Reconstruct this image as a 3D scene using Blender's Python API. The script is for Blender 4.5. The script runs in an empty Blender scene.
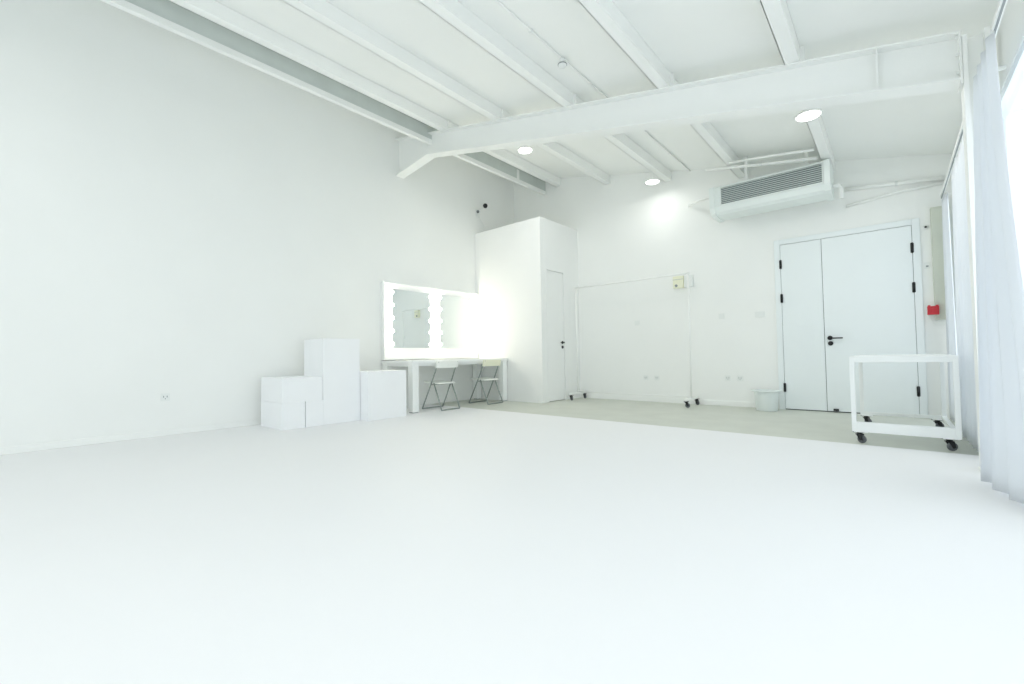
import bpy, bmesh, math, random
from mathutils import Vector, Matrix
random.seed(4)
C = bpy.context.scene.collection
PI = math.pi

# ------------------------------------------------------------------ materials
def mat(name, col, rough=.5, metal=0, var=0.0, scale=6, bump=0.0, bscale=200, spec=.5):
    m = bpy.data.materials.new(name); m.use_nodes = True
    n = m.node_tree.nodes; l = m.node_tree.links
    b = n['Principled BSDF']
    b.inputs['Base Color'].default_value = (*col, 1)
    b.inputs['Roughness'].default_value = rough
    b.inputs['Metallic'].default_value = metal
    b.inputs['Specular IOR Level'].default_value = spec
    tc = n.new('ShaderNodeTexCoord')
    if var:
        t = n.new('ShaderNodeTexNoise'); t.inputs['Scale'].default_value = scale; t.inputs['Detail'].default_value = 4
        r = n.new('ShaderNodeValToRGB')
        r.color_ramp.elements[0].position = .3; r.color_ramp.elements[1].position = .7
        r.color_ramp.elements[0].color = (*[c*(1-var) for c in col], 1)
        r.color_ramp.elements[1].color = (*[min(1, c*(1+var*.5)) for c in col], 1)
        l.new(tc.outputs['Object'], t.inputs['Vector']); l.new(t.outputs['Fac'], r.inputs['Fac'])
        l.new(r.outputs['Color'], b.inputs['Base Color'])
    if bump:
        t2 = n.new('ShaderNodeTexNoise'); t2.inputs['Scale'].default_value = bscale; t2.inputs['Detail'].default_value = 3
        bp = n.new('ShaderNodeBump'); bp.inputs['Strength'].default_value = bump; bp.inputs['Distance'].default_value = .002
        l.new(tc.outputs['Object'], t2.inputs['Vector']); l.new(t2.outputs['Fac'], bp.inputs['Height'])
        l.new(bp.outputs['Normal'], b.inputs['Normal'])
    return m

def emit(name, col, s):
    m = bpy.data.materials.new(name); m.use_nodes = True
    b = m.node_tree.nodes['Principled BSDF']
    b.inputs['Base Color'].default_value = (.9, .9, .9, 1)
    b.inputs['Emission Color'].default_value = (*col, 1); b.inputs['Emission Strength'].default_value = s
    return m

M = {}
M['wall'] = mat('wall_paint', (.885, .895, .875), .75, var=.012, scale=1.5, bump=.15)
M['booth'] = mat('booth_paint', (.87, .88, .868), .7, var=.01, scale=2, bump=.12)
M['ceil'] = mat('ceiling_panel_paint', (.905, .915, .895), .7, var=.012, scale=1.2)
M['steel'] = mat('painted_steel_white', (.90, .91, .89), .45, var=.012, scale=3)
M['web'] = mat('galvanised_grey_steel', (.60, .645, .62), .55, var=.06, scale=4)
M['floor'] = mat('white_epoxy_floor', (.838, .842, .85), .5, var=.008, scale=1.0, bump=.05, spec=.3)
M['grey'] = mat('grey_screed_floor', (.60, .62, .56), .6, var=.05, scale=3, bump=.1)
M['box'] = mat('matt_white_board', (.90, .91, .92), .65, var=.01, scale=4)
M['door'] = mat('door_paint', (.82, .865, .87), .45, var=.01, scale=2)
M['furn'] = mat('white_laminate', (.88, .90, .89), .4)
M['bulbboard'] = mat('mirror_board_white', (.90, .91, .90), .5)
M['gap'] = mat('dark_rubber_gap', (.10, .11, .11), .7)
M['black'] = mat('black_metal', (.012, .013, .014), .4, spec=.4)
M['rubber'] = mat('black_rubber', (.02, .021, .022), .6)
M['wheel'] = mat('grey_wheel', (.12, .13, .14), .5)
M['chair'] = mat('grey_steel_tube', (.30, .34, .32), .35, metal=.4)
M['seat'] = mat('white_plastic_seat', (.88, .90, .86), .5)
M['cream'] = mat('cream_plastic', (.86, .86, .68), .5)
M['plate'] = mat('switch_plate', (.82, .84, .82), .35)
M['slot'] = mat('socket_slot', (.30, .33, .33), .6)
M['ac'] = mat('air_conditioner_plastic', (.82, .865, .845), .4)
M['acdark'] = mat('louvre_cavity', (.22, .26, .26), .6)
M['louvre'] = mat('louvre_slats', (.80, .85, .83), .45)
M['red'] = mat('red_plastic', (.55, .02, .03), .4)
M['beige'] = mat('beige_plain', (.66, .69, .60), .6, var=.03)
M['bin'] = mat('white_bin_plastic', (.80, .85, .84), .4)
M['mirror'] = mat('mirror_glass', (.86, .90, .90), .01, metal=1)
M['frameal'] = mat('window_aluminium', (.82, .86, .88), .4)
M['lens'] = mat('dark_lens', (.02, .02, .025), .15)
M['lamp'] = emit('lamp_diffuser', (1, 1, .98), 4)
M['bulb'] = emit('vanity_bulb', (1, .92, .74), 36)

m = bpy.data.materials.new('curtain_cloth'); m.use_nodes = True
n = m.node_tree.nodes; l = m.node_tree.links; n.remove(n['Principled BSDF'])
d = n.new('ShaderNodeBsdfDiffuse'); d.inputs[0].default_value = (.88, .90, .92, 1)
t = n.new('ShaderNodeBsdfTranslucent'); t.inputs[0].default_value = (.86, .90, .95, 1)
x = n.new('ShaderNodeMixShader'); x.inputs[0].default_value = .24
wv = n.new('ShaderNodeTexNoise'); wv.inputs['Scale'].default_value = 350
bp = n.new('ShaderNodeBump'); bp.inputs['Strength'].default_value = .15; bp.inputs['Distance'].default_value = .002
l.new(wv.outputs['Fac'], bp.inputs['Height']); l.new(bp.outputs['Normal'], d.inputs['Normal'])
l.new(d.outputs[0], x.inputs[1]); l.new(t.outputs[0], x.inputs[2]); l.new(x.outputs[0], n['Material Output'].inputs[0])
M['curtain'] = m
m = bpy.data.materials.new('window_glass'); m.use_nodes = True
n = m.node_tree.nodes; l = m.node_tree.links; n.remove(n['Principled BSDF'])
d = n.new('ShaderNodeBsdfTransparent'); d.inputs[0].default_value = (.95, .98, 1, 1)
t = n.new('ShaderNodeBsdfGlossy'); t.inputs['Roughness'].default_value = .02
x = n.new('ShaderNodeMixShader'); x.inputs[0].default_value = .07
l.new(d.outputs[0], x.inputs[1]); l.new(t.outputs[0], x.inputs[2]); l.new(x.outputs[0], n['Material Output'].inputs[0])
M['glass'] = m

# ------------------------------------------------------------------ mesh helpers
class MB:
    """collects shapes and links them as ONE mesh"""
    def __init__(s): s.v = []; s.f = []; s.mi = []; s.sm = []
    def add(s, v, f, mi=0, smooth=False):
        o = len(s.v); s.v += [tuple(p) for p in v]
        s.f += [[i+o for i in q] for q in f]; s.mi += [mi]*len(f); s.sm += [smooth]*len(f); return s
    def box(s, x0, x1, y0, y1, z0, z1, mi=0, b=0.0):
        if b <= 0:
            v = [(x, y, z) for x in (x0, x1) for y in (y0, y1) for z in (z0, z1)]
            f = [(0, 1, 3, 2), (4, 6, 7, 5), (0, 4, 5, 1), (2, 3, 7, 6), (0, 2, 6, 4), (1, 5, 7, 3)]
            return s.add(v, f, mi)
        bm = bmesh.new(); bmesh.ops.create_cube(bm, size=1)
        for p in bm.verts:
            p.co = Vector(((x0+x1)/2+p.co.x*(x1-x0), (y0+y1)/2+p.co.y*(y1-y0), (z0+z1)/2+p.co.z*(z1-z0)))
        bmesh.ops.bevel(bm, geom=list(bm.edges), offset=b, segments=2, profile=.6, affect='EDGES')
        bm.verts.index_update()
        s.add([p.co for p in bm.verts], [[p.index for p in q.verts] for q in bm.faces], mi); bm.free(); return s
    def tube(s, pts, r, n=10, mi=0, caps=True):
        pts = [Vector(p) for p in pts]; rings = []
        for i, p in enumerate(pts):
            a = pts[max(0, i-1)]; c = pts[min(len(pts)-1, i+1)]
            t = (c-a).normalized()
            if 0 < i < len(pts)-1:
                t = ((p-a).normalized()+(c-p).normalized()).normalized()
            up = Vector((0, 0, 1)) if abs(t.z) < .95 else Vector((0, 1, 0))
            u = t.cross(up).normalized(); w = u.cross(t).normalized()
            rings.append([p+r*(math.cos(2*PI*k/n)*u+math.sin(2*PI*k/n)*w) for k in range(n)])
        v = [q for ring in rings for q in ring]; f = []
        for i in range(len(pts)-1):
            for k in range(n):
                f.append((i*n+k, i*n+(k+1) % n, (i+1)*n+(k+1) % n, (i+1)*n+k))
        s.add(v, f, mi, True)
        if caps:
            s.add(rings[0], [list(range(n))[::-1]], mi); s.add(rings[-1], [list(range(n))], mi)
        return s
    def lathe(s, prof, c=(0, 0, 0), axis='Z', n=28, mi=0, smooth=True):
        v = []; f = []
        for r, h in prof:
            for k in range(n):
                a = 2*PI*k/n; p = (r*math.cos(a), r*math.sin(a), h)
                if axis == 'Y': p = (p[0], p[2], p[1])
                if axis == 'X': p = (p[2], p[0], p[1])
                v.append((c[0]+p[0], c[1]+p[1], c[2]+p[2]))
        for i in range(len(prof)-1):
            for k in range(n): f.append((i*n+k, i*n+(k+1) % n, (i+1)*n+(k+1) % n, (i+1)*n+k))
        if prof[0][0] > 1e-5: f.append(list(range(n))[::-1])
        if prof[-1][0] > 1e-5: f.append([(len(prof)-1)*n+k for k in range(n)])
        return s.add(v, f, mi, smooth)
    def prism(s, poly, y0, y1, axis='Y', mi=0):
        """poly of (a,b); extruded along axis"""
        def P(a, b, h): return {'Y': (a, h, b), 'X': (h, a, b), 'Z': (a, b, h)}[axis]
        k = len(poly); v = [P(a, b, y0) for a, b in poly]+[P(a, b, y1) for a, b in poly]
        f = [list(range(k)), list(range(k, 2*k))[::-1]]+[(i, (i+k), (i+1) % k+k, (i+1) % k) for i in range(k)]
        return s.add(v, f, mi)
    def build(s, name, mats, parent=None, loc=(0, 0, 0)):
        me = bpy.data.meshes.new(name); me.from_pydata(s.v, [], s.f)
        if not isinstance(mats, (list, tuple)): mats = [mats]
        for q in mats: me.materials.append(q)
        for p, mi, sm in zip(me.polygons, s.mi, s.sm): p.material_index = mi; p.use_smooth = sm
        bm = bmesh.new(); bm.from_mesh(me); bmesh.ops.remove_doubles(bm, verts=bm.verts, dist=1e-6)
        bmesh.ops.recalc_face_normals(bm, faces=bm.faces); bm.to_mesh(me); bm.free()
        o = bpy.data.objects.new(name, me); C.objects.link(o); o.location = loc
        if parent: o.parent = parent
        return o

def tag(o, label=None, cat=None, group=None, kind=None):
    if label: o['label'] = label
    if cat: o['category'] = cat
    if group: o['group'] = group
    if kind: o['kind'] = kind
    return o
def thing(name, label, cat, loc=(0, 0, 0), group=None, rz=0):
    o = bpy.data.objects.new(name, None); o.empty_display_size = .1; C.objects.link(o)
    o.location = loc; o.rotation_euler.z = rz
    return tag(o, label, cat, group)
def struct_empty(name, loc=(0, 0, 0)):
    o = bpy.data.objects.new(name, None); C.objects.link(o); o.location = loc; o['kind'] = 'structure'; return o
def dup(root, loc, label=None, group=None, rz=None):
    r = root.copy(); C.objects.link(r); r.location = loc
    if rz is not None: r.rotation_euler.z = rz
    if label: r['label'] = label
    if group: r['group'] = group
    for ch in list(root.children):
        c = ch.copy(); C.objects.link(c); c.parent = r
        for g in list(ch.children):
            e = g.copy(); C.objects.link(e); e.parent = c
    return r

# ------------------------------------------------------------------ dimensions
XL, D, XR, YF = -6.35, 7.49, .62, -3.2        # left wall, back wall, window wall, wall behind the camera
XB, YB = -4.70, 6.25                          # booth corner
def zc(x): return 3.345-.226*x                # ceiling underside
YM = 4.45                                     # main rafter

# ------------------------------------------------------------------ setting
T = .2
fl = MB()
fl.box(XL-T, XR+T, YF-T, 5.05, -.1, 0, 0); fl.box(XL-T, XR+T, 5.05, D+T, -.1, 0, 1)
tag(fl.build('floor', [M['floor'], M['grey']]), kind='structure')
c = MB()
c.add([(x, y, z+dz) for dz in (0, .12) for x, y, z in ((XL-T, YF-T, zc(XL-T)), (XR+T, YF-T, zc(XR+T)), (XR+T, D+T, zc(XR+T)), (XL-T, D+T, zc(XL-T)))],
      [(0, 1, 2, 3), (4, 7, 6, 5), (0, 4, 5, 1), (1, 5, 6, 2), (2, 6, 7, 3), (3, 7, 4, 0)])
tag(c.build('ceiling', M['ceil']), kind='structure')
tag(MB().box(XL-T, XL, YF, D, 0, zc(XL-T)).build('wall_left', M['wall']), kind='structure')
def gable(name, y0, y1):
    tag(MB().prism([(XL-T, 0), (XR+T, 0), (XR+T, zc(XR+T)), (XL-T, zc(XL-T))], y0, y1).build(name, M['wall']), kind='structure')
gable('wall_back', D, D+T)
# wall behind the camera; its unseen glazed opening is added for frontal light
DX0, DX1, DZ1 = -4.6, -.4, 2.7
w = MB()
w.prism([(XL-T, 0), (DX0, 0), (DX0, zc(DX0)), (XL-T, zc(XL-T))], YF-T, YF)
w.prism([(DX1, 0), (XR+T, 0), (XR+T, zc(XR+T)), (DX1, zc(DX1))], YF-T, YF)
w.prism([(DX0, DZ1), (DX1, DZ1), (DX1, zc(DX1)), (DX0, zc(DX0))], YF-T, YF)
w.box(DX0, DX1, YF-T, YF, 0, .1)
tag(w.build('wall_front', M['wall']), kind='structure')
# window wall
zr = zc(XR)
WZ0, WZ1 = .12, 2.62
w = MB(); x0, x1 = XR, XR+T
w.box(x0, x1, YF, D, 0, WZ0); w.box(x0, x1, YF, D, WZ1, zr)
for a, b in ((YF, -2.6), (4.95, 5.1), (7.32, D)): w.box(x0, x1, a, b, WZ0, WZ1)
tag(w.build('wall_right', M['wall']), kind='structure')

def window(name, u0, u1, z0, z1, cuts, axis, base):
    """frame and pane of one window; axis 'X' = pane normal to X"""
    e = struct_empty(name, (base, (u0+u1)/2, z0) if axis == 'X' else ((u0+u1)/2, base, z0))
    h = z1-z0; L = (u1-u0)/2
    fr = MB(); gl = MB()
    def bx(mb, a, b, c0, c1, t):
        if axis == 'X': mb.box(-t, t, a, b, c0, c1, 0, .003 if mb is fr else 0)
        else: mb.box(a, b, -t, t, c0, c1, 0, .003 if mb is fr else 0)
    bx(fr, -L, L, 0, .06, .035); bx(fr, -L, L, h-.06, h, .035)
    bx(fr, -L, -L+.06, .06, h-.06, .035); bx(fr, L-.06, L, .06, h-.06, .035)
    for q in range(1, cuts):
        p = -L+2*L*q/cuts; bx(fr, p-.025, p+.025, .06, h-.06, .03)
    f = fr.build('window_frame', M['frameal'], e)
    bx(gl, -L+.05, L-.05, .05, h-.05, .004)
    gl.build('window_pane', M['glass'], e)
window('window_1', -2.6, 4.95, WZ0, WZ1, 5, 'X', XR+.04)
window('window_2', 5.1, 7.32, WZ0, WZ1, 2, 'X', XR+.04)
window('fill_window', DX0, DX1, .1, DZ1, 4, 'Y', YF-.1)  # added opening, lets sky light in from behind the camera

# booth in the back left corner
b = MB()
b.box(XL, XB, YB, YB+.1, 0, 3.33)
DY0, DY1, DH = 6.40, 6.99, 2.43
b.box(XB-.1, XB, YB+.1, DY0, 0, 3.33); b.box(XB-.1, XB, DY1, D, 0, 3.33); b.box(XB-.1, XB, DY0, DY1, DH, 3.33)
b.box(XL, XB-.1, YB+.1, D, 3.2, 3.33)
tag(b.build('wall_booth', M['booth']), kind='structure')
e = struct_empty('door_1', (XB, (DY0+DY1)/2, 0)); hw = (DY1-DY0)/2
g = MB(); g.box(-.07, -.012, -hw+.035, hw-.035, .012, DH-.035, 0, .003); g.build('door_leaf', M['booth'], e)
g = MB()
g.box(-.09, .004, -hw+.001, -hw+.03, 0, DH-.001); g.box(-.09, .004, hw-.03, hw-.001, 0, DH-.001); g.box(-.09, .004, -hw+.03, hw-.03, DH-.03, DH-.001)
g.box(-.088, -.08, -hw+.03, hw-.03, 0, DH-.03, 1)
g.build('door_frame', [M['booth'], M['gap']], e)
g = MB(); g.lathe([(0, 0), (.028, 0), (.028, .012), (.012, .014), (.012, .045), (0, .045)], (-.012, .205, 1.08), 'X', 18)
g.box(.025, .042, .10, .215, 1.072, 1.088, 0, .003); 
hnd = g.build('door_handle', M['black'], e)
g = MB(); g.lathe([(0, 0), (.028, 0), (.028, .012), (.018, .016), (0, .016)], (-.012, .205, .995), 'X', 18); g.build('lock_cylinder', M['black'], e)

# double door in the back wall: leaves fixed on the face of the wall inside a shallow frame
e = struct_empty('door_2', (0, D, 0)); DH = 2.41
X0, XM, X1 = -1.215, -.715, .225
g = MB()
g.box(X0-.075, X0, -.03, -.0005, 0, DH+.075, 0, .004); g.box(X1, X1+.075, -.03, -.0005, 0, DH+.075, 0, .004)
g.box(X0, X1, -.03, -.0005, DH, DH+.075, 0, .004)
g.box(X0, X1, -.006, -.0005, 0, DH, 1)
g.build('door_frame', [M['door'], M['gap']], e)
def leaf(a, b, hx, ho):
    r = MB().box(a, b, -.024, -.007, .014, DH-.005, 0, .002).build('door_leaf', M['door'], e)
    for z in (2.12, 1.62, .32): MB().lathe([(0, 0), (.010, 0), (.010, .13), (0, .13)], (hx, -.034, z-.065), 'Z', 10).box(hx-.016, hx+.016, -.0375, -.025, z-.06, z+.06).build('hinge', M['black'], r)
    return r
l1 = leaf(X0+.004, XM-.003, X0+.004, 1); l2 = leaf(XM+.003, X1-.004, X1-.004, -1)
g = MB(); g.lathe([(0, 0), (.030, 0), (.030, -.012), (.012, -.014), (.012, -.05), (0, -.05)], (XM+.062, -.024, 1.02), 'Y', 20)
g.box(XM+.055, XM+.205, -.078, -.062, 1.006, 1.024, 0, .004); g.build('door_handle', M['black'], l2)
g = MB(); g.lathe([(0, 0), (.030, 0), (.030, -.012), (.018, -.016), (0, -.016)], (XM+.066, -.024, .945), 'Y', 20); g.build('lock_cylinder', M['black'], l2)
g = MB(); g.box(XM+.07, XM+.13, -.05, -.024, .02, .05, 0, .003); g.build('door_stop', M['black'], l2)

for nm, a, b_ in (('baseboard_back', XB, X0-.08),):
    tag(MB().box(a+.001, b_, D-.014, D-.0005, 0, .08, 0, .003).build(nm, M['wall']), kind='structure')
tag(MB().box(X1+.08, XR, D-.014, D-.0005, 0, .08, 0, .003).build('baseboard_corner', M['wall']), kind='structure')
tag(MB().box(XL+.0005, XL+.012, YF, 4.0, 0, .07, 0, .003).build('baseboard_left', M['wall']), kind='structure')

# ------------------------------------------------------------------ roof steel
# main rafter, an I-section following the roof slope, with a haunch at the left wall
def ztop(x): return zc(x)-.172
def zbot(x): return ztop(x)-.345
r = thing('rafter_beam', 'white steel rafter spanning the whole room below the sloping ceiling', 'beam', (0, YM, 0))
xa, xb, xk = XL+.002, .42, -5.5
g = MB(); g.prism([(xa, ztop(xa)-.01), (xb, ztop(xb)-.01), (xb, zbot(xb)+.012), (xk, zbot(xk)+.012), (xa, 3.97)], -.006, .006); g.build('web', M['steel'], r)
def slab(p, q, t, w):   # plate along the beam from p to q (x,z), thickness t downward
    return [(p[0], p[1]), (q[0], q[1]), (q[0], q[1]-t), (p[0], p[1]-t)]
g = MB(); g.prism(slab((xa, ztop(xa)), (xb, ztop(xb)), .014, 0), -.085, .085); g.build('top_flange', M['steel'], r)
g = MB(); g.prism(slab((xk, zbot(xk)+.014), (xb, zbot(xb)+.014), .016, 0), -.085, .085); g.build('bottom_flange', M['steel'], r)
g = MB(); g.prism([(xk, zbot(xk)+.014), (xa, 3.98), (xa, 3.96), (xk, zbot(xk)-.003)], -.085, .085); g.build('haunch_flange', M['steel'], r)
for xs in (-.03,): MB().prism([(xs, ztop(xs)-.014), (xs+.012, ztop(xs+.012)-.014), (xs+.012, zbot(xs)+.014), (xs, zbot(xs)+.014)], -.08, -.006).build('stiffener', M['steel'], r)
g = MB(); g.prism([(xb, ztop(xb)), (xb+.012, ztop(xb+.012)), (xb+.012, zbot(xb)-.03), (xb, zbot(xb)-.03)], -.085, .085); g.build('end_plate', M['steel'], r)
for z in (2.80, 2.93, 3.05): MB().lathe([(0, 0), (.013, 0), (.013, -.016), (0, -.016)], (xb, -.05, z), 'X', 6, 0, False).build('bolt', M['steel'], r)

cl = thing('steel_column', 'white steel column at the window wall carrying the rafter', 'column', (.502, YM, 0))
ct = 3.04
g = MB(); g.box(-.068, -.042, -.08, .08, 0.012, ct, 0, .002); g.build('flange', M['steel'], cl)
g = MB(); g.box(.042, .068, -.08, .08, 0.012, ct, 0, .002); g.build('flange', M['steel'], cl)
g = MB(); g.box(-.042, .042, -.006, .006, 0.012, ct); g.build('web', M['steel'], cl)
g = MB(); g.box(-.075, .1, -.09, .09, 0, .012); g.build('base_plate', M['steel'], cl)

# purlins: C-channels running back to front
PX = [(-5.07, 'closest to the left wall, beside the grey beam'), (-3.95, 'second from the left wall, left of the smoke detector'),
      (-2.79, 'in the middle, beside the thin conduit'), (-1.63, 'crossing left of the air conditioner'), (-.52, 'nearest the window wall')]
for px, txt in PX:
    r = thing('purlin', 'white steel roof purlin '+txt, 'purlin', (px, 0, zc(px)), 'roof purlins')
    s = -.226; w_, d_ = .105, .16
    g = MB(); g.prism([(0, -.002), (0, -d_), (-.006, -d_), (-.006, -.002+.002)], YF, D-.002); g.build('web', M['steel'], r)
    g = MB(); g.prism([(-.006, -d_), (-w_, -d_-s*w_*0), (-w_, -d_+.006), (-.006, -d_+.006)], YF, D-.002)
    g.prism([(-w_, -d_), (-w_+.005, -d_), (-w_+.005, w_*.226-.008), (-w_, w_*.226-.008)], YF, D-.002); g.build('lower_flange', M['steel'], r)
    g = MB(); g.prism([(-.006, -.006), (-w_, w_*.226-.006), (-w_, w_*.226-.001), (-.006, -.001)], YF, D-.002); g.build('upper_flange', M['steel'], r)
    MB().box(-.002, .035, YM-.03, YM-.024, -d_, -.02).build('cleat', M['steel'], r)

# grey webbed beam beside the left wall
r = thing('eaves_beam', 'long steel beam with grey web and white lower flange near left wall', 'beam', (-5.47, 0, 0))
zt = 4.53
g = MB(); g.box(-.006, .006, YF, D-.002, 4.30, zt); g.build('web', M['web'], r)
g = MB(); g.box(-.05, .015, YF, D-.002, 4.245, 4.315, 0, .003); g.build('lower_flange', M['steel'], r)
g = MB(); g.box(-.05, .02, YF, D-.002, zt, zt+.01); g.build('upper_flange', M['steel'], r)
MB().box(.0061, .012, 6.55, 6.62, 4.316, 4.5).build('stiffener', M['steel'], r)

# conduit with detector
r = thing('ceiling_conduit', 'thin white conduit pipe running along the ceiling boards', 'pipe', (-2.47, 0, 0))
zz = zc(-2.47)-.014
g = MB(); g.tube([(0, YF, zz), (0, D-.005, zz)], .011, 8); g.build('pipe', M['steel'], r)
for y in (1, 2.4, 3.2, 5.4, 6.6): MB().box(-.02, .02, y-.008, y+.008, zz-.013, zz+.012).build('clip', M['plate'], r)
r = thing('smoke_detector', 'small white round detector hanging from the thin ceiling conduit', 'smoke detector', (-2.47, 3.72, zz-.011))
MB().lathe([(0, 0), (.032, 0), (.032, -.014), (.02, -.02), (.02, -.04), (0, -.04)], (0, 0, 0)).build('base', M['plate'], r)
MB().lathe([(0, -.04), (.04, -.04), (.045, -.055), (.036, -.078), (0, -.085)], (0, 0, 0)).build('sensor_head', M['plate'], r)
MB().lathe([(.0455, -.05), (.0475, -.053), (.0475, -.058), (.0455, -.060)], (0, 0, 0)).build('vent_ring', M['slot'], r)

# ------------------------------------------------------------------ ceiling lamps (seen lamps, and unseen ones added behind the camera)
def lamp(x, y, drop, label, power, mirror=False):
    r = thing('ceiling_lamp', label, 'lamp', (x, y, zc(x)), 'round ceiling lamps')
    z = -drop
    MB().lathe([(0, .01), (.045, .01), (.045, -.02), (0, -.02)], (0, 0, 0), n=20).build('ceiling_rose', M['steel'], r)
    MB().tube([(0, 0, -.02), (0, 0, z+.05)], .009, 8).build('stem', M['steel'], r)
    MB().lathe([(0, z+.055), (.05, z+.05), (.10, z+.03), (.12, z+.012), (.12, z-.002), (.108, z-.002), (.108, z+.006), (0, z+.006)], (0, 0, 0)).build('housing', M['steel'], r)
    MB().lathe([(0, z+.004), (.105, z+.004), (.10, z-.006), (.08, z-.012), (0, z-.014)], (0, 0, 0)).build('diffuser', M['lamp'], r)
    L = bpy.data.lights.new('lamp_light', 'AREA'); L.shape = 'DISK'; L.size = .26; L.energy = power; L.color = (1, .985, .95)
    o = bpy.data.objects.new('lamp_light', L); C.objects.link(o); o.parent = r; o.location = (0, 0, z-.02)
    return r
lamp(-4.22, 5.27, .27, 'round glowing lamp just behind the rafter, left of the booth front', 12)
lamp(-2.93, 7.02, .32, 'round glowing lamp close to the back wall above the garment rack', 3)
lamp(-.58, 5.38, .22, 'round glowing lamp right of centre above the air conditioner', 12)
for x_, y_ in ((-1.1, -.6), (-4.7, -1.4), (-1.1, -2.2)):  # out-of-view lamps added to brighten the room from behind
    lamp(x_, y_, .22, 'added unseen ceiling lamp over the white floor behind the camera', 12)

# ------------------------------------------------------------------ air conditioner and pipes
r = thing('air_conditioner', 'long white air conditioner hung under the ceiling at the back wall', 'air conditioner', (-1.25, -.18, -.115))
w2 = .685
prof = [(7.44, 3.39), (7.02, 3.39), (6.99, 3.37), (7.00, 3.09), (7.04, 3.02), (7.10, 2.99), (7.44, 2.99)]
g = MB(); g.prism(prof, -w2+.02, w2-.03, 'X'); g.build('body', M['ac'], r)
capp = [(7.45, 3.395), (7.01, 3.395), (6.965, 3.375), (6.98, 3.08), (7.03, 3.00), (7.10, 2.975), (7.45, 2.975)]
MB().prism(capp, -w2-.045, -w2+.02, 'X').build('end_cap', M['ac'], r)
MB().prism(capp, w2-.03, w2+.035, 'X').build('end_cap', M['ac'], r)
g = MB()
ga, gb = -w2+.12, w2-.05
def gy(z): return 6.99+(.01)*(3.40-z)/.30
g.box(ga, gb, 6.984, 6.99, 3.11, 3.345)
gr = g.build('grille', M['acdark'], r)
for k in range(9):
    z = 3.122+k*.0262
    MB().prism([(6.983, z+.004), (6.966, z-.004), (6.966, z), (6.983, z+.010)], ga, gb, 'X').build('slat', M['louvre'], gr)
fr = MB(); fr.box(ga-.015, gb+.015, 6.965, 6.99, 3.348, 3.362); fr.box(ga-.015, gb+.015, 6.965, 6.99, 3.09, 3.105)
fr.box(ga-.015, ga-.002, 6.965, 6.99, 3.105, 3.348); fr.box(gb+.002, gb+.015, 6.965, 6.99, 3.105, 3.348); fr.build('grille_frame', M['ac'], gr)
for s in (-.28, .45): MB().box(s-.02, s+.02, 7.2, 7.24, 3.39, zc(-1.25+s+.02)+.115-.004).build('hanger', M['steel'], r)

def pipe(label, pts, rad, mt=M['steel'], clips=(), name='pipe'):
    p0 = Vector(pts[0]); r = thing(name, label, 'pipe', pts[0])
    MB().tube([Vector(p)-p0 for p in pts], rad, 12).build('pipe_run', mt, r)
    for c_ in clips:
        q = Vector(c_)-p0; MB().lathe([(rad+.001, -.012), (rad+.006, -.012), (rad+.006, .012), (rad+.001, .012)], q, 'X', 14).build('clip', M['plate'], r)
    return r
pipe('thick white pipe running level along the ceiling behind the air conditioner', [(-2.03, 6.84, 3.575), (-1.30, 6.82, 3.43), (-.66, 6.80, 3.315)], .020, clips=((-1.30, 6.82, 3.43),))
pipe('thinner white pipe above the thick one behind the air conditioner', [(-1.665, 6.70, 3.525), (-1.1, 6.59, 3.42), (-.66, 6.50, 3.32)], .016)
pipe('short white pipe leaving the left end of the air conditioner', [(-2.50, 7.46, 3.30), (-2.30, 7.25, 3.27), (-2.0, 7.0, 3.20)], .02)
pipe('white elbow drain pipe dropping beside the right end of the air conditioner', [(-.5285, 7.1, 3.0), (-.475, 7.1, 3.0), (-.452, 7.1, 2.985), (-.445, 7.1, 2.95), (-.445, 7.1, 2.815)], .024)
pipe('white level pipe running right along the back wall to the window corner', [(-.43, 7.462, 3.03), (.0, 7.462, 2.98), (.56, 7.462, 2.92)], .026, clips=((.1, 7.457, 2.968),))
pipe('white slanting pipe rising right below the level pipe on back wall', [(-.42, 7.468, 2.80), (.12, 7.468, 2.86), (.57, 7.468, 2.865)], .02)

# ------------------------------------------------------------------ wall plates
def plate_back(name, label, cat, x, z, w, h, kind, group=None):
    r = thing(name, label, cat, (x, D, z), group)
    MB().box(-w/2, w/2, -.01, -.0005, -h/2, h/2, 0, .002).build('cover_plate', M['plate'], r)
    if kind == 'socket':
        g = MB()
        for a in (-.016, .016): g.box(a-.004, a+.004, -.0115, -.01, -.006, .014)
        g.box(-.004, .004, -.0115, -.01, -.024, -.012); g.build('socket_holes', M['slot'], r)
    else:
        MB().box(-w/2+.018, w/2-.018, -.014, -.01, -h/2+.018, h/2-.018, 0, .002).build('rocker', M['plate'], r)
plate_back('wall_socket', 'white wall socket seen through the rack, left of its pair', 'socket', -3.34, .42, .086, .086, 'socket')
plate_back('wall_socket', 'white wall socket seen through the rack, right of its pair', 'socket', -3.14, .42, .086, .086, 'socket')
plate_back('wall_socket', 'white wall socket right of the rack, left of its pair', 'socket', -1.985, .44, .086, .086, 'socket')
plate_back('wall_socket', 'white wall socket above the bin, right of its pair', 'socket', -1.81, .44, .086, .086, 'socket')
plate_back('light_switch', 'white switch plate on back wall seen through the rack', 'switch', -3.48, 1.40, .086, .086, 'switch')
plate_back('light_switch', 'white switch plate on back wall nearest the rack outside it', 'switch', -2.05, 1.42, .086, .086, 'switch')
plate_back('light_switch', 'white switch plate on back wall beside the double door', 'switch', -1.51, 1.41, .13, .086, 'switch')
r = thing('wall_socket', 'small white socket low on the left wall away from furniture', 'socket', (XL, 1.23, .44))
MB().box(.0005, .01, -.043, .043, -.043, .043, 0, .002).build('cover_plate', M['plate'], r)
g = MB()
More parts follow.
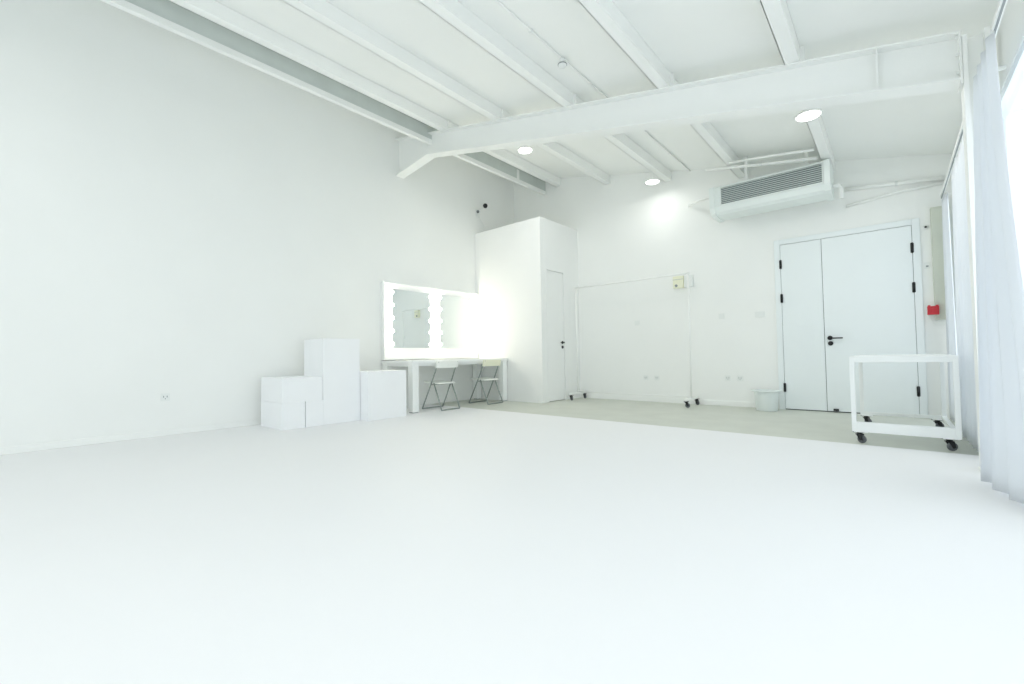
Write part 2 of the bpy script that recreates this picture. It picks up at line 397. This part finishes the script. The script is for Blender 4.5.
for a in (-.016, .016): g.box(.01, .0115, a-.004, a+.004, -.004, .016)
g.box(.01, .0115, -.004, .004, -.024, -.012); g.build('socket_holes', M['slot'], r)

r = thing('wall_box', 'small cream wall box at the upper right corner of the rack', 'wall box', (-2.70, D, 1.94))
MB().box(-.09, .085, -.07, -.0005, 0, .20, 0, .006).build('housing', M['cream'], r)
MB().box(-.09, .085, -.078, -.07, .135, .15, 0, .002).build('band', M['beige'], r)
MB().box(.09, .23, -.05, -.0005, 0, .20, 0, .006).build('side_box', M['plate'], r)
MB().lathe([(0, 0), (.022, 0), (.022, -.014), (0, -.018)], (-.03, -.07, .04), 'Y', 14).build('indicator', M['slot'], r)

r = thing('beige_wall_panel', 'beige vertical trunking on the back wall in the window corner', 'panel', (.46, D, 0))  # plain beige board fixed upright on the back wall
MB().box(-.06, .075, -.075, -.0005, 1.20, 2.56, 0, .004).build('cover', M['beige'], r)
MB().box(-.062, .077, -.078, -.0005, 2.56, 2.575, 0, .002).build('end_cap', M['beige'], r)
r = thing('wall_sensor', 'tiny black button sensor on wall above the red alarm', 'sensor', (.355, D, 2.36))
MB().lathe([(0, 0), (.03, 0), (.03, -.008), (0, -.008)], (0, -.0005, 0), 'Y', 16).build('base', M['plate'], r)
MB().lathe([(0, -.008), (.014, -.008), (.012, -.02), (0, -.022)], (0, 0, 0), 'Y', 14).build('button', M['black'], r)
r = thing('control_plate', 'small pale control plate on wall between sensor and red alarm', 'switch', (.352, D, 1.88))
MB().box(-.028, .028, -.01, -.0005, -.04, .04, 0, .002).build('cover_plate', M['plate'], r)
MB().box(-.012, .012, -.014, -.01, -.02, .0, 0, .002).build('rocker', M['slot'], r)
r = thing('fire_alarm', 'red fire alarm box on the back wall beside the double door', 'fire alarm', (.385, D, 1.26))
MB().box(-.055, .05, -.13, -.076, 0, .105, 0, .006).build('housing', M['red'], r)
MB().box(-.03, .03, -.136, -.13, .03, .075, 0, .003).build('push_panel', M['red'], r)
MB().box(-.05, -.025, -.12, -.08, .1055, .118, 0, .003).build('mounting_lug', M['red'], r)
MB().box(.02, .045, -.12, -.08, .1055, .118, 0, .003).build('mounting_lug', M['red'], r)
MB().box(-.05, -.008, -.076, -.0005, .01, .095).build('back_box', M['plate'], r)

# security camera on the left wall above the booth
r = thing('security_camera', 'small black-eyed camera on a white bracket above the booth', 'security camera', (XL, 6.33, 3.80))
MB().box(.0005, .02, -.05, .05, -.10, .05, 0, .004).build('wall_bracket', M['plate'], r)
MB().tube([(.02, 0, .02), (.08, .03, .05), (.12, .06, .09)], .011, 8).build('arm', M['plate'], r)
MB().lathe([(0, -.05), (.035, -.036), (.05, 0), (.035, .036), (0, .05)], (.14, .09, .12), 'Z', 18).build('camera_head', M['black'], r)
MB().lathe([(0, -.03), (.022, -.022), (.03, 0), (.022, .022), (0, .03)], (.07, -.055, -.02), 'Z', 14).build('sensor_ball', M['wheel'], r)
MB().tube([(.02, .02, -.08), (.03, .06, -.16), (.015, .16, -.24), (.015, .2, -.5)], .005, 6).build('cable', M['plate'], r)

# ------------------------------------------------------------------ vanity: mirror board, desk
MZ0, MZ1, MY0, MY1 = .815, 2.11, 4.06, 6.235
r = thing('mirror_board', 'long white make-up mirror board with bulbs, standing behind the desk', 'mirror', (XL, MY0, MZ0))
H_ = MZ1-MZ0; Lb = MY1-MY0
MB().box(.0005, .055, 0, Lb, 0, H_, 0, .004).build('back_board', M['bulbboard'], r)
fr = MB(); fr.box(.056, .08, 0, .03, 0, H_, 0, .002); fr.box(.056, .08, Lb-.03, Lb, 0, H_, 0, .002)
fr.box(.056, .08, .03, Lb-.03, H_-.03, H_, 0, .002); fr.box(.056, .08, .03, Lb-.03, 0, .03, 0, .002); fr.build('rim', M['furn'], r)
for m0 in (.18, 1.20):
    g = MB(); g.box(.056, .062, m0, m0+.80, .20, 1.18); mr = g.build('mirror_glass', M['mirror'], r)
    for yy in (m0-.03, m0+.83):
        for k in range(5):
            z = .26+k*.215
            MB().lathe([(0, 0), (.028, 0), (.028, .012), (0, .012)], (.056, yy, z), 'X', 14).build('bulb_socket', M['furn'], mr)
            MB().lathe([(0, 0), (.016, .0), (.024, .012), (.031, .03), (.029, .045), (.018, .058), (0, .063)], (.068, yy, z), 'X', 16).build('bulb', M['bulb'], mr)

DX = -5.50
r = thing('makeup_desk', 'long white make-up desk under the lit mirror board', 'desk', (XL, 4.06, 0))
dl = 2.18; dw = DX-XL
MB().box(.002, dw, 0, dl, .755, .80, 0, .003).build('desk_top', M['furn'], r)
MB().box(dw-.075, dw-.055, .02, dl-.02, .71, .755, 0, .002).box(.03, dw-.075, .03, .05, .71, .755, 0, .002).build('apron', M['furn'], r)
for x_, y_ in ((dw-.135, .01), (dw-.135, dl-.125), (.02, .01), (.02, dl-.125)):
    lg = MB().box(x_, x_+.115, y_, y_+.115, .015, .7549, 0, .004).build('leg', M['furn'], r)
    MB().box(x_+.01, x_+.105, y_+.01, y_+.105, 0, .015).build('foot', M['slot'], lg)

# folding chairs (face the desk, local -X is forward)
def make_chair(loc, label):
    r = thing('folding_chair', label, 'chair', loc, 'folding chairs at the make-up desk')
    w = .215; t = .011
    for s in (-1, 1):
        MB().tube([(-.245, s*w, .012), (-.20, s*w, .09), (.02, s*(w-.01), .50), (.155, s*(w-.02), .775)], t, 8).build('leg', M['chair'], r)
        MB().tube([(.205, s*(w-.025), .012), (.17, s*(w-.025), .10), (.02, s*(w-.03), .43)], t, 8).build('leg', M['chair'], r)
    MB().tube([(-.245, -w, .012), (-.245, w, .012)], t, 8).build('foot_bar', M['chair'], r)
    MB().tube([(.205, -w+.025, .012), (.205, w-.025, .012)], t, 8).build('foot_bar', M['chair'], r)
    MB().tube([(-.03, -w+.03, .405), (-.03, w-.03, .405)], t*.8, 8).build('stretcher', M['chair'], r)
    g = MB()   # seat: gently dished board
    nx, ny = 8, 8; v = []
    for i in range(nx+1):
        for j in range(ny+1):
            a = i/nx; b_ = j/ny*2-1
            v.append((-.24+.36*a, b_*(.185-.02*abs(a-.5)), .455-.012*(1-b_*b_)*math.sin(PI*a)-.02*a))
    top = len(v); v += [(p[0], p[1], p[2]-.022) for p in v]
    f = []
    for i in range(nx):
        for j in range(ny):
            q = [i*(ny+1)+j, (i+1)*(ny+1)+j, (i+1)*(ny+1)+j+1, i*(ny+1)+j+1]
            f.append(q); f.append([k+top for k in q[::-1]])
    for i in range(nx):
        for j in (0, ny):
            q = [i*(ny+1)+j, (i+1)*(ny+1)+j]; f.append([q[0], q[1], q[1]+top, q[0]+top])
    for j in range(ny):
        for i in (0, nx):
            q = [i*(ny+1)+j, i*(ny+1)+j+1]; f.append([q[0], q[1], q[1]+top, q[0]+top])
    g.add(v, f, 0, True); g.build('seat', M['seat'], r)
    g = MB(); v = []; f = []      # curved back rest
    n = 10
    for j in range(n+1):
        b_ = j/n*2-1; bow = .035*(1-b_*b_)
        for (dx, z) in ((0, .675), (.028, .785), (.044, .780), (.016, .670)):
            v.append((.112+dx+bow, b_*.225, z))
    for j in range(n):
        for k in range(4): f.append((j*4+k, j*4+(k+1) % 4, (j+1)*4+(k+1) % 4, (j+1)*4+k))
    f += [(0, 1, 2, 3), (n*4, n*4+3, n*4+2, n*4+1)]
    g.add(v, f, 0, False); g.build('backrest', M['seat'], r)
    return r
ch = make_chair((-5.585, 4.70, 0), 'white folding chair with grey legs nearer the stacked boxes')
c2 = dup(ch, (-5.575, 5.735, 0), 'folding chair with cream backrest nearer the booth')
for o in c2.children:
    if o.name.startswith('backrest'):
        o.data = o.data.copy(); o.data.materials[0] = M['cream']; o['label'] = 'cream backrest'

# ------------------------------------------------------------------ posing boxes
def pbox(label, x0, x1, y0, y1, z0, z1):
    r = MB().box(x0-x0, x1-x0, 0, y1-y0, 0, z1-z0, 0, .004).build('posing_box', M['box'], None, (x0, y0, z0))
    tag(r, label, 'box', 'white posing boxes')
pbox('white half-height box at the far left bottom of the stack', -6.20, -5.55, 2.19, 2.468, 0, .322)
pbox('low white box between the left bottom box and the tall box', -6.20, -5.55, 2.478, 2.70, 0, .322)
pbox('white box lying on top of the two low boxes', -6.20, -5.555, 2.195, 2.695, .3225, .625)
pbox('tallest white box standing upright in the middle of the stack', -6.10, -5.55, 2.69+.01, 3.215, 0, 1.115)
pbox('white cube at the right end, in front of the desk', -5.83, -5.36, 3.222, 3.84, 0, .665)

# ------------------------------------------------------------------ castor
def castor(parent, x, y, ztop_, R=.04, a=0.0, full=True):
    """swivel castor whose wheel touches z = 0"""
    cs = MB(); ca, sa = math.cos(a), math.sin(a)
    def rot(mb):
        mb.v = [(x+px*ca-py*sa, y+px*sa+py*ca, pz) for px, py, pz in mb.v]; return mb
    g = MB().box(-.036, .036, -.036, .036, ztop_-.006, ztop_, 0, .001)
    g.lathe([(0, ztop_-.02), (.022, ztop_-.02), (.022, ztop_-.006), (0, ztop_-.006)], (0, 0, 0), 'Z', 16)
    g.prism([(-.022, ztop_-.018), (.022, ztop_-.018), (.034, R-.008), (.012, R-.014)], -.021, -.017)
    g.prism([(-.022, ztop_-.018), (.022, ztop_-.018), (.034, R-.008), (.012, R-.014)], .017, .021)
    g.box(-.024, .024, -.021, .021, ztop_-.026, ztop_-.018)
    o = rot(g).build('castor', M['black'], parent)
    w_ = MB().lathe([(0, -.013), (R*.6, -.013), (R*.9, -.012), (R, -.006), (R, .006), (R*.9, .012), (R*.6, .013), (0, .013)], (.018, 0, R), 'Y', 22)
    rot(w_).build('wheel', M['wheel'], o)

# rolling garment rack: wide tubular frame
r = thing('garment_rack', 'wide white tubular garment rack on castors before the back wall', 'garment rack', (-3.5, 7.16, 0))
hx = 1.055; zb = .135
for s in (-1, 1):
    MB().tube([(s*hx, 0, zb), (s*hx, 0, 2.12)], .0145, 12).build('post', M['steel'], r)
    ft = MB().box(s*hx-.018, s*hx+.018, -.27, .27, .10, .135, 0, .004).build('foot', M['steel'], r)
    castor(ft, s*hx, -.235, .10, .036, .4*s); castor(ft, s*hx, .235, .10, .036, -.5)
MB().tube([(-hx-.02, 0, 2.12), (hx+.02, 0, 2.12)], .0145, 12).build('hanging_rail', M['steel'], r)
MB().tube([(-hx, 0, .15), (hx, 0, .15)], .011, 12).build('bottom_rail', M['steel'], r)

# rolling frame table
r = thing('rolling_table', 'white square-tube frame table on black castors by the curtains', 'table', (.045, 5.8, 0))
X_, Y_ = .355, .70; t = .036; zt = .79; zb = .105
MB().box(-X_, X_, -Y_, Y_, zt-.018, zt, 0, .003).build('table_top', M['furn'], r)
def bar(nm, a, b, c_, d, e1, f1): MB().box(a, b, c_, d, e1, f1, 0, .003).build(nm, M['furn'], r)
bar('top_rail', -X_+t, X_-t, -Y_, -Y_+t, zt-.018-t, zt-.018); bar('top_rail', -X_+t, X_-t, Y_-t, Y_, zt-.018-t, zt-.018)
bar('top_rail', -X_, -X_+t, -Y_+t, Y_-t, zt-.018-t, zt-.018); bar('top_rail', X_-t, X_, -Y_+t, Y_-t, zt-.018-t, zt-.018)
for sx in (-1, 1):
    for sy in (-1, 1):
        x0 = sx*X_-(t if sx > 0 else 0); y0 = sy*Y_-(t if sy > 0 else 0)
        bar('leg', x0, x0+t, y0, y0+t, zb, zt-.018)
bar('bottom_rail', -X_+t, X_-t, -Y_, -Y_+t, zb, zb+.09); bar('bottom_rail', -X_+t, X_-t, Y_-t, Y_, zb, zb+t)
bar('bottom_rail', X_-t, X_, -Y_+t, Y_-t, zb, zb+t)
for sx in (-1, 1):
    for sy in (-1, 1):
        bx = sx*(X_-.062); by = sy*(Y_-.05)
        MB().box(bx-.05, bx+.05, by-.045, by+.045, zb-.005, zb-.0003).build('castor_plate', M['furn'], r)
        castor(r, bx-.01, by, zb-.005, .036, .5*sx)

# bin
r = thing('waste_bin', 'white round tub bin with wide rim on the grey floor', 'bin', (-1.40, 7.20, 0))
MB().lathe([(0, 0), (.128, 0), (.136, .008), (.155, .25), (.158, .29), (.150, .29), (.146, .25), (.127, .015), (0, .012)], (0, 0, 0), n=36).build('tub', M['bin'], r)
MB().lathe([(.156, .272), (.195, .276), (.20, .284), (.196, .292), (.150, .294), (.150, .286), (.156, .282)], (0, 0, 0), n=36).build('rim', M['bin'], r)

# ------------------------------------------------------------------ curtains
def smooth(a): return a*a*(3-2*a)
def curtain(label, y_top, y_bot, z0, z1, xc, amp, waves, ph, flare, grp, seed=0, skew=0):
    """one hanging cloth with folds; y ranges at top and bottom given"""
    rnd = random.Random(seed)
    r = thing('curtain', label, 'curtain', (xc, (y_bot[0]+y_bot[1])/2, z0), grp)
    oy = (y_bot[0]+y_bot[1])/2
    nu, nv = waves*16, 26; v = []; f = []
    ks = [rnd.uniform(.6, 1.25) for _ in range(waves+2)]
    for j in range(nv+1):
        b_ = j/nv; z = z0+(z1-z0)*b_
        ya = y_bot[0]+(y_top[0]-y_bot[0])*smooth(b_); yb = y_bot[1]+(y_top[1]-y_bot[1])*smooth(b_)
        for i in range(nu+1):
            u = i/nu; th = 2*PI*waves*u+ph
            k = ks[int(u*waves)]*(1-(u*waves % 1))+ks[int(u*waves)+1]*(u*waves % 1)
            A = amp*k*(1-.55*b_)
            xx = -skew*(u-.5)*(1-b_)+A*math.sin(th+.5*math.sin(3*b_+u*5))+flare*(1-b_)**3*math.sin(7*u+1)
            yy = ya+(yb-ya)*u+.35*A*math.sin(2*th)
            v.append((xx, yy-oy, z-z0))
    for j in range(nv):
        for i in range(nu):
            f.append((j*(nu+1)+i, j*(nu+1)+i+1, (j+1)*(nu+1)+i+1, (j+1)*(nu+1)+i))
    me = bpy.data.meshes.new('cloth'); me.from_pydata(v, [], f); me.materials.append(M['curtain'])
    for p in me.polygons: p.use_smooth = True
    o = bpy.data.objects.new('cloth', me); C.objects.link(o); o.parent = r
    so = o.modifiers.new('thickness', 'SOLIDIFY'); so.thickness = .0015
    for q in range(waves*2):      # hooks
        u = (q+.5)/(waves*2); yy = y_top[0]+(y_top[1]-y_top[0])*u-oy
        MB().tube([(0, yy, z1-z0-.01), (0, yy, z1-z0+.032)], .004, 6).build('hook', M['plate'], r)
    return r
RZ = 2.66
curtain('near white curtain drawn in front of the column, close to camera', (3.62, 4.25), (3.35, 4.12), .02, RZ-.035, .48, .055, 4, 2.6, .01, 'white window curtains', 3, .13)
curtain('long white curtain between the column and the uncurtained bright gap', (4.72, 6.25), (4.78, 6.3), .02, RZ-.035, .515, .045, 8, .6, .01, 'white window curtains', 8)
curtain('narrow white curtain bunched at the back corner beside the trunking', (7.0, 7.36), (7.02, 7.36), .02, RZ-.035, .515, .035, 3, .2, .005, 'white window curtains', 5)
for nm, a, b_, lb in (('curtain_rail', YF+.3, 4.36, 'near white curtain rail above the curtain closest to camera'), ('curtain_rail', 4.56, 7.4, 'far white curtain rail beyond the steel column')):
    r = thing(nm, lb, 'curtain rail', (.5, a, RZ))
    MB().box(-.014, .014, 0, b_-a, .003, .032, 0, .003).build('rail', M['steel'], r)
    MB().box(-.005, .005, 0, b_-a, -.001, .003).build('groove', M['slot'], r)
    for q in range(4):
        yq = .1+(b_-a-.2)*q/3
        MB().box(.0141, XR-.5-.0005, yq-.012, yq+.012, .008, .028).build('bracket', M['steel'], r)

# ------------------------------------------------------------------ light
w = bpy.data.worlds.new('world'); bpy.context.scene.world = w; w.use_nodes = True
bg = w.node_tree.nodes['Background']; bg.inputs[0].default_value = (.91, .935, .96, 1); bg.inputs[1].default_value = 1.9
def portal(loc, rot, sx, sy):
    L = bpy.data.lights.new('sky_portal', 'AREA'); L.shape = 'RECTANGLE'; L.size = sx; L.size_y = sy; L.cycles.is_portal = True
    o = bpy.data.objects.new('sky_portal', L); C.objects.link(o); o.location = loc; o.rotation_euler = rot
portal((XR+.19, 1.175, (WZ0+WZ1)/2), (0, PI/2, 0), WZ1-WZ0, 7.55)
portal((XR+.19, 6.21, (WZ0+WZ1)/2), (0, PI/2, 0), WZ1-WZ0, 2.22)
portal(((DX0+DX1)/2, YF-.19, (.1+DZ1)/2), (PI/2, 0, 0), DX1-DX0, DZ1-.1)

# ------------------------------------------------------------------ camera
cam = bpy.data.cameras.new('camera'); co = bpy.data.objects.new('camera', cam); C.objects.link(co)
cam.sensor_fit = 'HORIZONTAL'; cam.sensor_width = 36; cam.lens = 440.63/1024*36; cam.clip_start = .02
yaw, pitch, roll = map(math.radians, (40.84, 1.77, -.964))
fwd = Vector((-math.sin(yaw)*math.cos(pitch), math.cos(yaw)*math.cos(pitch), math.sin(pitch)))
right = Vector((math.cos(yaw), math.sin(yaw), 0)); up = right.cross(fwd)
r2 = math.cos(roll)*right+math.sin(roll)*up; u2 = -math.sin(roll)*right+math.cos(roll)*up
mt = Matrix((r2, u2, -fwd)).transposed().to_4x4(); mt.translation = (0, 0, .85)
co.matrix_world = mt
S = bpy.context.scene; S.camera = co
S.view_settings.view_transform = 'Standard'; S.view_settings.look = 'None'; S.view_settings.gamma = 1
S.view_settings.use_curve_mapping = False; S.view_settings.exposure = 0.12
S.cycles.max_bounces = 14; S.cycles.diffuse_bounces = 10; S.cycles.sample_clamp_indirect = 8
